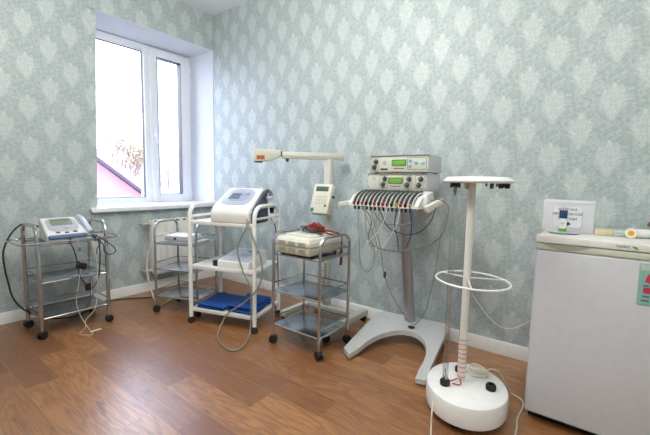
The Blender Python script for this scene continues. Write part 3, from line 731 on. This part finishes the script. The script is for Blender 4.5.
# rack of clips
rk = MB()
rx0, rx1 = 2.10, 2.485
side = [(-.52, .908), (-.505, .904), (-.36, .955), (-.33, .99), (-.36, .992), (-.47, .968), (-.525, .92)]
for x in (rx0 - .014, rx1 + .03):
    rk.prism(side, x - .012, x + .012, Matrix(((0, 0, 1, 0), (1, 0, 0, 0), (0, 1, 0, 0), (0, 0, 0, 1))))
rk.box(((rx0 + rx1) / 2 + .01, -.5, .909), (rx1 - rx0 + .08, .05, .008), .002).box(((rx0 + rx1) / 2 + .01, -.34, .985), (rx1 - rx0 + .08, .03, .03), .004)
rack = obj('clip_rack', rk, WHITE, e, True)
obj('rack_panel', MB().hexa([(rx1 - .02, -.50, .905), (rx1 + .065, -.46, .905), (rx1 + .065, -.34, .94), (rx1 - .02, -.34, .94), (rx1 - .02, -.50, .915), (rx1 + .06, -.44, .99), (rx1 + .06, -.35, 1.0), (rx1 - .02, -.40, 1.0)], .004), WHITE, rack, True)
obj('hinge', MB().hexa([(rx1 + .02, -.49, .88), (rx1 + .10, -.44, .885), (rx1 + .09, -.40, .885), (rx1 + .02, -.44, .88), (rx1 + .035, -.48, .93), (rx1 + .045, -.455, .945), (rx1 + .045, -.43, .945), (rx1 + .035, -.45, .93)], .003), mat('pinkish_plastic', 'b59a88', .5), rack, True)
tips = ['r', 'k', 'r', 'k', 'k', 'r', 'k', 'r', 'r', 'k', 'y', 'r', 'k', 'y']
TC = {'r': RED, 'k': BLACK, 'y': mat('yellow_tip', 'c9a640', .4)}
for i in range(14):
    x = rx0 + .012 + (rx1 - rx0 - .02) * i / 13
    cl = obj('lead_clip', MB().tube([(x + .012, -.385, .992), (x + .010, -.43, .988), (x + .006, -.475, .972), (x + .002, -.50, .945), (x, -.508, .920)], .0120, 8, flat=.8), mat('clip_grey', '383b3d', .4), e, True)
    obj('tip', MB().cyl(.0078, -.012, .010, 10, T((x + .002, -.522, .922)) @ Rx(15)), TC[tips[i]], cl, True)
    obj('stem', MB().cyl(.007, -.02, .012, 8, T((x, -.508, .903))), BLACK, cl, True)
rb = MB()
for i in range(15):
    x = rx0 - .005 + (rx1 - rx0 - .02) * i / 13
    rb.tube([(x + .012, -.40, .990), (x + .008, -.445, .985), (x + .002, -.490, .958), (x, -.517, .912)], .0048, 6)
obj('divider', rb, mat('divider_white', 'd5d5cc', .4), rack, True)
obj('handle', MB().box((0, -.05, 0), (.032, .12, .03), .006, T((2.075, -.455, .925)) @ Rz(-38) @ Rx(11)), CREAM, e, True)
obj('handle', MB().box((0, -.045, 0), (.034, .12, .036), .006, T((2.61, -.42, .945)) @ Rz(-32) @ Rx(24)), mat('handle_cream', 'e0ddd0', .4), e, True)
Yp = -.515
def hang(name, pts, r, m_, dy=0.0):
    q = [(x, Yp + dy + .012 * math.sin(i * 1.9 + x * 9), z) for i, (x, z) in enumerate(pts)]
    return obj(name, MB().tube(q, r, 6), m_, e, True)
def up(pts, k=1.0): return [(x - (x - 3.3255) * .02, z) for x, z in pts]
c_list = [
 ([(2.113, .915), (2.112, .805), (2.138, .687), (2.139, .561), (2.169, .508), (2.212, .515), (2.237, .576), (2.228, .668), (2.182, .755), (2.167, .915)], .0026, WIRE),
 ([(2.124, .915), (2.212, .831), (2.206, .702), (2.281, .656), (2.435, .666), (2.576, .718), (2.656, .784), (2.675, .866), (2.672, .93), (2.631, .965), (2.58, .955)], .0034, OLIVE),
 ([(2.251, .915), (2.334, .796), (2.431, .762), (2.521, .779), (2.587, .844), (2.608, .92)], .003, DARK),
 ([(2.203, .915), (2.294, .82), (2.429, .814), (2.552, .857), (2.608, .905)], .003, OLIVE),
 ([(2.387, .915), (2.382, .809), (2.394, .74), (2.405, .658)], .003, BLUEW),
 ([(2.47, .915), (2.487, .835), (2.472, .748), (2.454, .688)], .0034, BLUEW),
 ([(2.291, .915), (2.236, .76), (2.238, .661)], .0024, WIRE),
 ([(2.331, .915), (2.302, .796), (2.217, .696)], .0024, CREAMW),
 ([(2.153, .915), (2.257, .737), (2.28, .667)], .0024, WIRE),
 ([(2.42, .915), (2.399, .805), (2.314, .671)], .0024, CREAMW)]
for k, (pts, r, m_) in enumerate(c_list): hang('electrode_lead', up(pts), r, m_, -.004 * k)
m = MB().tube([(2.217, -.51, .912), (2.289, -.50, .675), (2.305, -.48, .53), (2.313, -.46, .468), (2.33, -.42, .38), (2.36, -.34, .26), (2.375, -.235, .15), (2.395, -.215, .128), (2.43, -.24, .15), (2.52, -.34, .27), (2.585, -.44, .42), (2.624, -.48, .566), (2.648, -.49, .767), (2.665, -.48, .89), (2.63, -.44, .96)], .003, 6)
lo = obj('electrode_lead', m, WIRE, e, True)
obj('connector', MB().lathe([(0, -.022), (.005, -.022), (.010, .0), (.008, .018), (0, .018)], 10, T((2.309, -.465, .495))), DARK, lo, True)
obj('connector', MB().cyl(.005, -.02, .0, 8, T((2.236, -.53, .665))).cyl(.005, -.02, 0, 8, T((2.219, -.53, .70))).cyl(.005, -.02, 0, 8, T((2.28, -.53, .667))), CREAM, lo, True)

# ------------------------------------------------------------------ white tube stand
u = thing('tube_lamp_stand', 'white round based stand with two glass tubes and a wire ring', 'medical device', (2.885, -.73, 0))
UX, UY = 2.885, -.73
WG = mat('white_gloss', 'f1f0ed', .25)
EM = T((UX, UY, 0)) @ Rz(109)
base = obj('base', MB().lathe([(0, .035), (.17, .035), (.185, .042), (.188, .055), (.188, .118), (.184, .132), (.172, .139), (0, .141)], 56, EM, sx=1.10, sy=.94), WG, u, True)
for ang in (30, 150, 270):
    obj('caster', MB().cyl(.03, 0, .036, 16, T((UX + .13 * math.cos(R(ang)), UY + .13 * math.sin(R(ang)), 0)), .004), BLACK, u, True)
CX, CY = 2.862, -.732
pole = obj('column', MB().cyl(.0165, .138, 1.052, 20, T((CX, CY, 0))), mat('column_white', 'e4e1d8', .35), u, True)
tp = NT('tape_bands'); tc = tp.n('ShaderNodeTexCoord').outputs['Object']; sx_ = tp.n('ShaderNodeSeparateXYZ'); tp.l(tc, sx_.inputs[0])
wv = tp.math('FRACT', tp.math('MULTIPLY', tp.math('ADD', sx_.outputs[2], tp.math('MULTIPLY', tp.noise(tc, 40), .012)), 46.0))
tp.l(tp.mix(tp.step(wv, .78, .86), rgb('e2d3cb'), rgb('c07a68')), tp.b.inputs['Base Color']); tp.b.inputs['Roughness'].default_value = .5
label(obj('tape_wrap', MB().cyl(.0185, .150, .345, 20, T((CX, CY, 0))), tp.m, pole, True), 'red and white tape wrapped round the column foot')
obj('tape_tail', MB().tube([(CX - .01, CY - .02, .155), (CX - .035, CY - .045, .146), (CX - .055, CY - .035, .15), (CX - .07, CY - .05, .144)], .003, 6).tube([(CX, CY - .02, .16), (CX + .012, CY - .05, .146), (CX - .02, CY - .06, .145)], .003, 6), mat('red_thread', 'b5523f', .6), pole, True)
hd_ = obj('head', MB().lathe([(0, 1.052), (.128, 1.052), (.143, 1.057), (.145, 1.063), (.128, 1.078), (.05, 1.083), (0, 1.083)], 48, T((2.884, CY, 0))), WG, u, True)
obj('cap', MB().cyl(.02, 1.082, 1.088, 16, T((2.88, CY, 0))), GREY, hd_, True)
TUBE = glass('clear_tube', .05, .55, (.96, .97, .97, 1))
for (x, y, has) in ((2.815, -.815, 1), (2.832, -.655, 1), (2.99, -.725, 0)):
    s = obj('socket', MB().lathe([(0, .139), (.020, .139), (.022, .143), (.022, .160), (.018, .166), (.012, .166)] + [(.012, .145), (0, .145)], 18, T((x, y, 0))), BLACK, base, True)
    k_ = MB()
    for i in range(6): k_.box((0, 0, 0), (.006, .008, .02), .001, T((x + .019 * math.cos(i * 1.047), y + .019 * math.sin(i * 1.047), 1.042)) @ Rz(60 * i))
    k_.cyl(.016, 1.038, 1.053, 14, T((x, y, 0)))
    obj('socket', k_, BLACK, hd_, True)
    if has:
        g = obj('glass_tube', MB().lathe([(.0125, .158), (.0125, 1.04), (.0115, 1.04), (.0115, .158), (.0125, .158)], 18, T((x, y, 0))), TUBE, u, True)
        obj('electrode', MB().lathe([(0, .160), (.008, .160), (.008, .185), (.003, .19), (.003, .215), (0, .216)], 10, T((x, y, 0))), STEEL, g, True)
        obj('electrode', MB().lathe([(0, .995), (.003, .995), (.004, 1.01), (.007, 1.015), (.007, 1.036), (0, 1.036)], 10, T((x, y, 0))), STEEL, g, True)
obj('stub', MB().cyl(.009, 1.024, 1.053, 12, T((2.838, -.74, 0))), CREAM, hd_, True)
obj('knob', MB().cyl(.008, 1.03, 1.053, 12, T((2.945, -.74, 0)), .002).cyl(.004, 1.04, 1.053, 8, T((2.925, -.75, 0))).cyl(.004, 1.04, 1.053, 8, T((2.965, -.74, 0))), SLATE, hd_, True)
rr = .153; RM = T((2.893, -.76, .628)) @ Ry(1.5)
ring = obj('wire_ring', MB().tube([(rr * math.cos(R(i * 7.5)), rr * math.sin(R(i * 7.5)), 0) for i in range(48)], .0042, 8, True, 0, RM), WG, u, True)
sp2 = MB(); cl_ = RM.inverted() @ Vector((CX, CY, .628))
for ang in (165, 45, -75): sp2.tube([(cl_.x, cl_.y, 0), (rr * math.cos(R(ang)), rr * math.sin(R(ang)), 0)], .003, 6, smooth=0, M=RM)
obj('spoke', sp2, WG, ring, True)
coil = []
for i in range(60):
    a_ = i * .42; r_ = .036 + .006 * math.sin(i * .9); coil.append((2.912 + r_ * math.cos(a_) * 1.1, -.638 + r_ * math.sin(a_), .145 + .0006 * i))
coil += [(2.955, -.585, .165), (2.985, -.555, .15), (3.01, -.52, .09), (3.03, -.47, .02), (3.06, -.462, .006), (3.089, -.49, .006), (3.097, -.55, .006), (3.092, -.646, .006), (3.105, -.762, .006), (3.10, -.95, .006), (3.06, -1.15, .006)]
obj('power_cable', MB().tube(coil, .0038, 6, smooth=3), CREAMW, u, True)
obj('cable', MB().tube([(2.785, -.88, .083), (2.796, -.905, .083), (2.806, -.94, .06), (2.812, -.957, .01), (2.825, -.99, .006), (2.86, -1.08, .006), (2.95, -1.2, .006)], .0036, 6), CREAMW, u, True)

# ------------------------------------------------------------------ refrigerator
FX0, FX1, FY0, FY1, FZ = 3.112, 3.63, -.634, -.09, .838
f = thing('refrigerator', 'small white refrigerator standing at the back wall on the right', 'refrigerator', ((FX0 + FX1) / 2, (FY0 + FY1) / 2, 0))
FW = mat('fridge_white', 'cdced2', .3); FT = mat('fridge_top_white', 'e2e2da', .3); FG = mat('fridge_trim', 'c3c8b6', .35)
xm = (FX0 + FX1) / 2; fwid = FX1 - FX0
obj('cabinet', MB().box((xm, (FY0 + .05 + FY1) / 2, .43), (fwid - .006, FY1 - FY0 - .05, .77), .006), FW, f, True)
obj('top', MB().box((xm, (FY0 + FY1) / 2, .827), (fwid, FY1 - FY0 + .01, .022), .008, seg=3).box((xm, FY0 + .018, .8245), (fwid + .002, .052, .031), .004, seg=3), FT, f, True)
door = obj('door', MB().box((xm, FY0 + .022, .4145), (fwid, .048, .731), .01, seg=3), FW, f, True)
obj('handle_trim', MB().box((xm, FY0 + .02, .7925), (fwid, .05, .027), .004, seg=3), FG, door, True)
n_ = 14
hp_ = [(FX0 + .022 + .17 * i / n_, .805) for i in range(n_ + 1)] + [(FX0 + .022 + .17 * (n_ - i) / n_, .805 - .021 * math.sin(math.pi * ((n_ - i) / n_)) ** .8) for i in range(1, n_)]
obj('handle_recess_shade', MB().prism(hp_, 0, .0012, T((0, FY0 - .0045, 0)) @ Rx(90), 0), mat('recess_shade_green', '979c8c', .5), door, True)  # thin raised panel; the scoop's shade is put into its darker colour
obj('kick_plate', MB().box((xm, FY0 + .07, .03), (fwid - .02, .02, .055), .002), BLACK, f, True)
ft = MB()
for x in (FX0 + .04, FX1 - .04):
    for y in (FY0 + .1, FY1 - .05): ft.cyl(.018, 0, .05, 12, T((x, y, 0)))
obj('foot', ft, BLACK, f, True)
text('NORD', .0125, T((3.398, FY0 - .0085, .8235)) @ Rx(90) @ Matrix.Scale(1.1, 4, (1, 0, 0)), mat('badge_blue', '1f3f94', .4), f)
obj('emblem', MB().prism([(-.010, .004), (-.002, .005), (.006, .003), (.010, -.003), (.012, -.008), (.006, -.006), (-.001, -.002)], 0, .001, T((3.432, FY0 - .008, .823)) @ Rx(90)), mat('badge_green', '2f9a4f', .4), f, True)
obj('power_cable', MB().tube([(2.70, -.028, .36), (2.73, -.032, .322), (2.821, -.05, .228), (2.895, -.05, .186), (2.965, -.05, .202), (3.015, -.05, .242), (3.08, -.055, .30), (3.18, -.06, .34), (3.25, -.08, .36)], .0034, 6), CREAMW, f, True)
# leaflet on the door
DY = FY0 - .003
lf = thing('leaflet', 'teal leaflet with red figure stuck to the refrigerator door', 'leaflet', (3.515, DY, .69))
obj('card', MB().prism(rrect(3.452, .614, 3.575, .768, .004), 0, .002, T((0, DY, 0)) @ Rx(90)), mat('teal_card', '86b3a8', .55), lf, True)
obj('print', MB().prism(rrect(3.455, .744, 3.572, .765, .003), 0, .0012, T((0, DY - .0018, 0)) @ Rx(90)), mat('pale_header', 'b9c7b8', .55), lf, True)
label(obj('print', MB().prism([(3.47, .70), (3.476, .725), (3.49, .742), (3.52, .742), (3.53, .72), (3.533, .70), (3.50, .695)], 0, .0012, T((0, DY - .002, 0)) @ Rx(90)), mat('red_print', 'bf3145', .55), lf, True), 'red printed figure')
m = MB()
for a0, a1 in ((3.468, 3.488), (3.50, 3.53)): obj('print', MB().prism(rrect(a0, .658, a1, .680, .002, 2), 0, .0012, T((0, DY - .002, 0)) @ Rx(90)), mat('red_print', 'bf3145', .55), lf, True)
for z, a0, a1 in ((.646, 3.466, 3.487), (.630, 3.464, 3.486), (.686, 3.466, 3.482), (.640, 3.50, 3.55)):
    obj('print', MB().prism([(a0, z - .003), (a1, z - .003), (a1, z + .003), (a0, z + .003)], 0, .0012, T((0, DY - .002, 0)) @ Rx(90)), mat('slate_print', '4a6a78', .55), lf, True)

# ------------------------------------------------------------------ things on the refrigerator
TZ = FZ
b = thing('first_aid_box', 'white box with printed notice leaning at the wall on the refrigerator', 'box', (3.205, -.38, TZ))
BW = mat('box_white', 'd3d4d6', .45)
obj('body', MB().box((3.203, -.375, TZ + .072), (.198, .09, .144), .005), BW, b, True)
obj('lid_seam', MB().box((3.203, -.421, TZ + .130), (.19, .002, .0015)), GREY, b, True)
nt = obj('notice', MB().prism(rrect(3.146, TZ + .022, 3.256, TZ + .118, .012), 0, .0015, T((0, -.4205, 0)) @ Rx(90)), mat('notice_paper', 'e0e1e3', .6), b, True)
obj('border', MB().tube([(x, -.4225, z) for x, z in rrect(3.146, TZ + .022, 3.256, TZ + .118, .012)], .0006, 4, True, 0), GREY, nt, True)
for s_, dz in (('АПТЕЧКА', .103), ('НЕОТЛОЖНОЙ', .082), ('ПОМОЩИ', .061)):
    text(s_, .0155, T((3.201, -.4225, TZ + dz)) @ Rx(90), INK, nt)
obj('cross', MB().box((3.206, -.4225, TZ + .038), (.018, .0015, .006)).box((3.206, -.4225, TZ + .038), (.006, .0015, .018)), INK, nt, True)
sa = thing('saucer', 'thin pale tray lying before the white box on the refrigerator', 'tray', (3.19, -.47, TZ))
obj('tray_base', MB().lathe([(0, .001), (.05, .001), (.062, .006), (.060, .007), (.05, .003), (0, .003)], 36, T((3.195, -.49, TZ)), sy=.75), GREY, sa, True)
bt = thing('nasal_spray_bottle', 'small white and green bottle with navy cap before the white box', 'bottle', (3.190, -.485, TZ + .003))
BX, BY, BZ = 3.190, -.485, TZ + .0035
obj('body', MB().box((BX, BY, BZ + .032), (.029, .022, .064), .004, seg=3), WHITE, bt, True)
obj('label_band', MB().box((BX, BY, BZ + .012), (.0296, .0226, .02), .004, seg=3), mat('leaf_green', '57a83a', .5), bt, True)
obj('label_band', MB().box((BX, BY, BZ + .057), (.0294, .0224, .006), .003), GREEN, bt, True)
obj('print', MB().box((BX, BY - .0115, BZ + .043), (.016, .001, .006)).box((BX, BY - .0115, BZ + .034), (.010, .001, .003)), GREY, bt, True)
obj('cap', MB().box((BX, BY, BZ + .081), (.030, .024, .036), .003), NAVY, bt, True)
wb = obj('wooden_block', MB().box((3.338, -.42, TZ + .013), (.062, .035, .024), .002), mat('pale_wood', 'd0c09c', .6, var=.2, scale=60)); tag(wb, 'small pale wooden block on the refrigerator beside the white box', 'block')
bg = thing('plastic_case', 'clear teal plastic case between the wooden block and white tube', 'case', (3.397, -.42, TZ))
obj('case_bottom', MB().box((3.397, -.42, TZ + .007), (.05, .03, .012), .003), mat('teal_plastic', 'b3c3bf', .3), bg, True)
obj('case_lid', MB().box((3.397, -.42, TZ + .018), (.05, .03, .009), .003), mat('teal_plastic_pale', 'c3cfcb', .3), bg, True)
tb = thing('tube', 'white rolled tube with yellow centred end on the refrigerator', 'tube', (3.46, -.44, TZ))
TM = T((3.432, -.44, TZ + .02)) @ Rz(20) @ Ry(90) @ T((0, 0, -.008))
obj('roll', MB().cyl(.018, .006, .16, 24, TM, .003), WHITE, tb, True)
obj('rim', MB().cyl(.0205, -.002, .008, 24, TM, .003), mat('cream_rim', 'e6e0cf', .5), tb, True)
EM2 = T((3.427, -.46, TZ + .0205)) @ Rx(90)
obj('end_cap', MB().cyl(.0205, -.012, .002, 24, EM2, .003), mat('cream_rim', 'e6e0cf', .5), tb, True)
label(obj('core', MB().cyl(.0105, .0, .0035, 18, EM2, .001), mat('yolk_yellow', 'dba52c', .5), tb, True), 'yellow round core')
jr = thing('jar', 'teal jar with brown lid at the right end of the refrigerator', 'jar', (3.505, -.38, TZ))
obj('body', MB().lathe([(0, 0), (.024, 0), (.028, .006), (.028, .034), (.022, .042), (0, .042)], 24, T((3.514, -.35, TZ + .001)) @ Matrix.Scale(1.1, 4)), mat('jar_teal', '7fa7a3', .3), jr, True)
obj('lid', MB().lathe([(0, .042), (.029, .042), (.03, .046), (.026, .056), (.012, .066), (0, .068)], 24, T((3.514, -.35, TZ + .001)) @ Matrix.Scale(1.1, 4)), mat('brown_lid', '6b3b25', .4), jr, True)
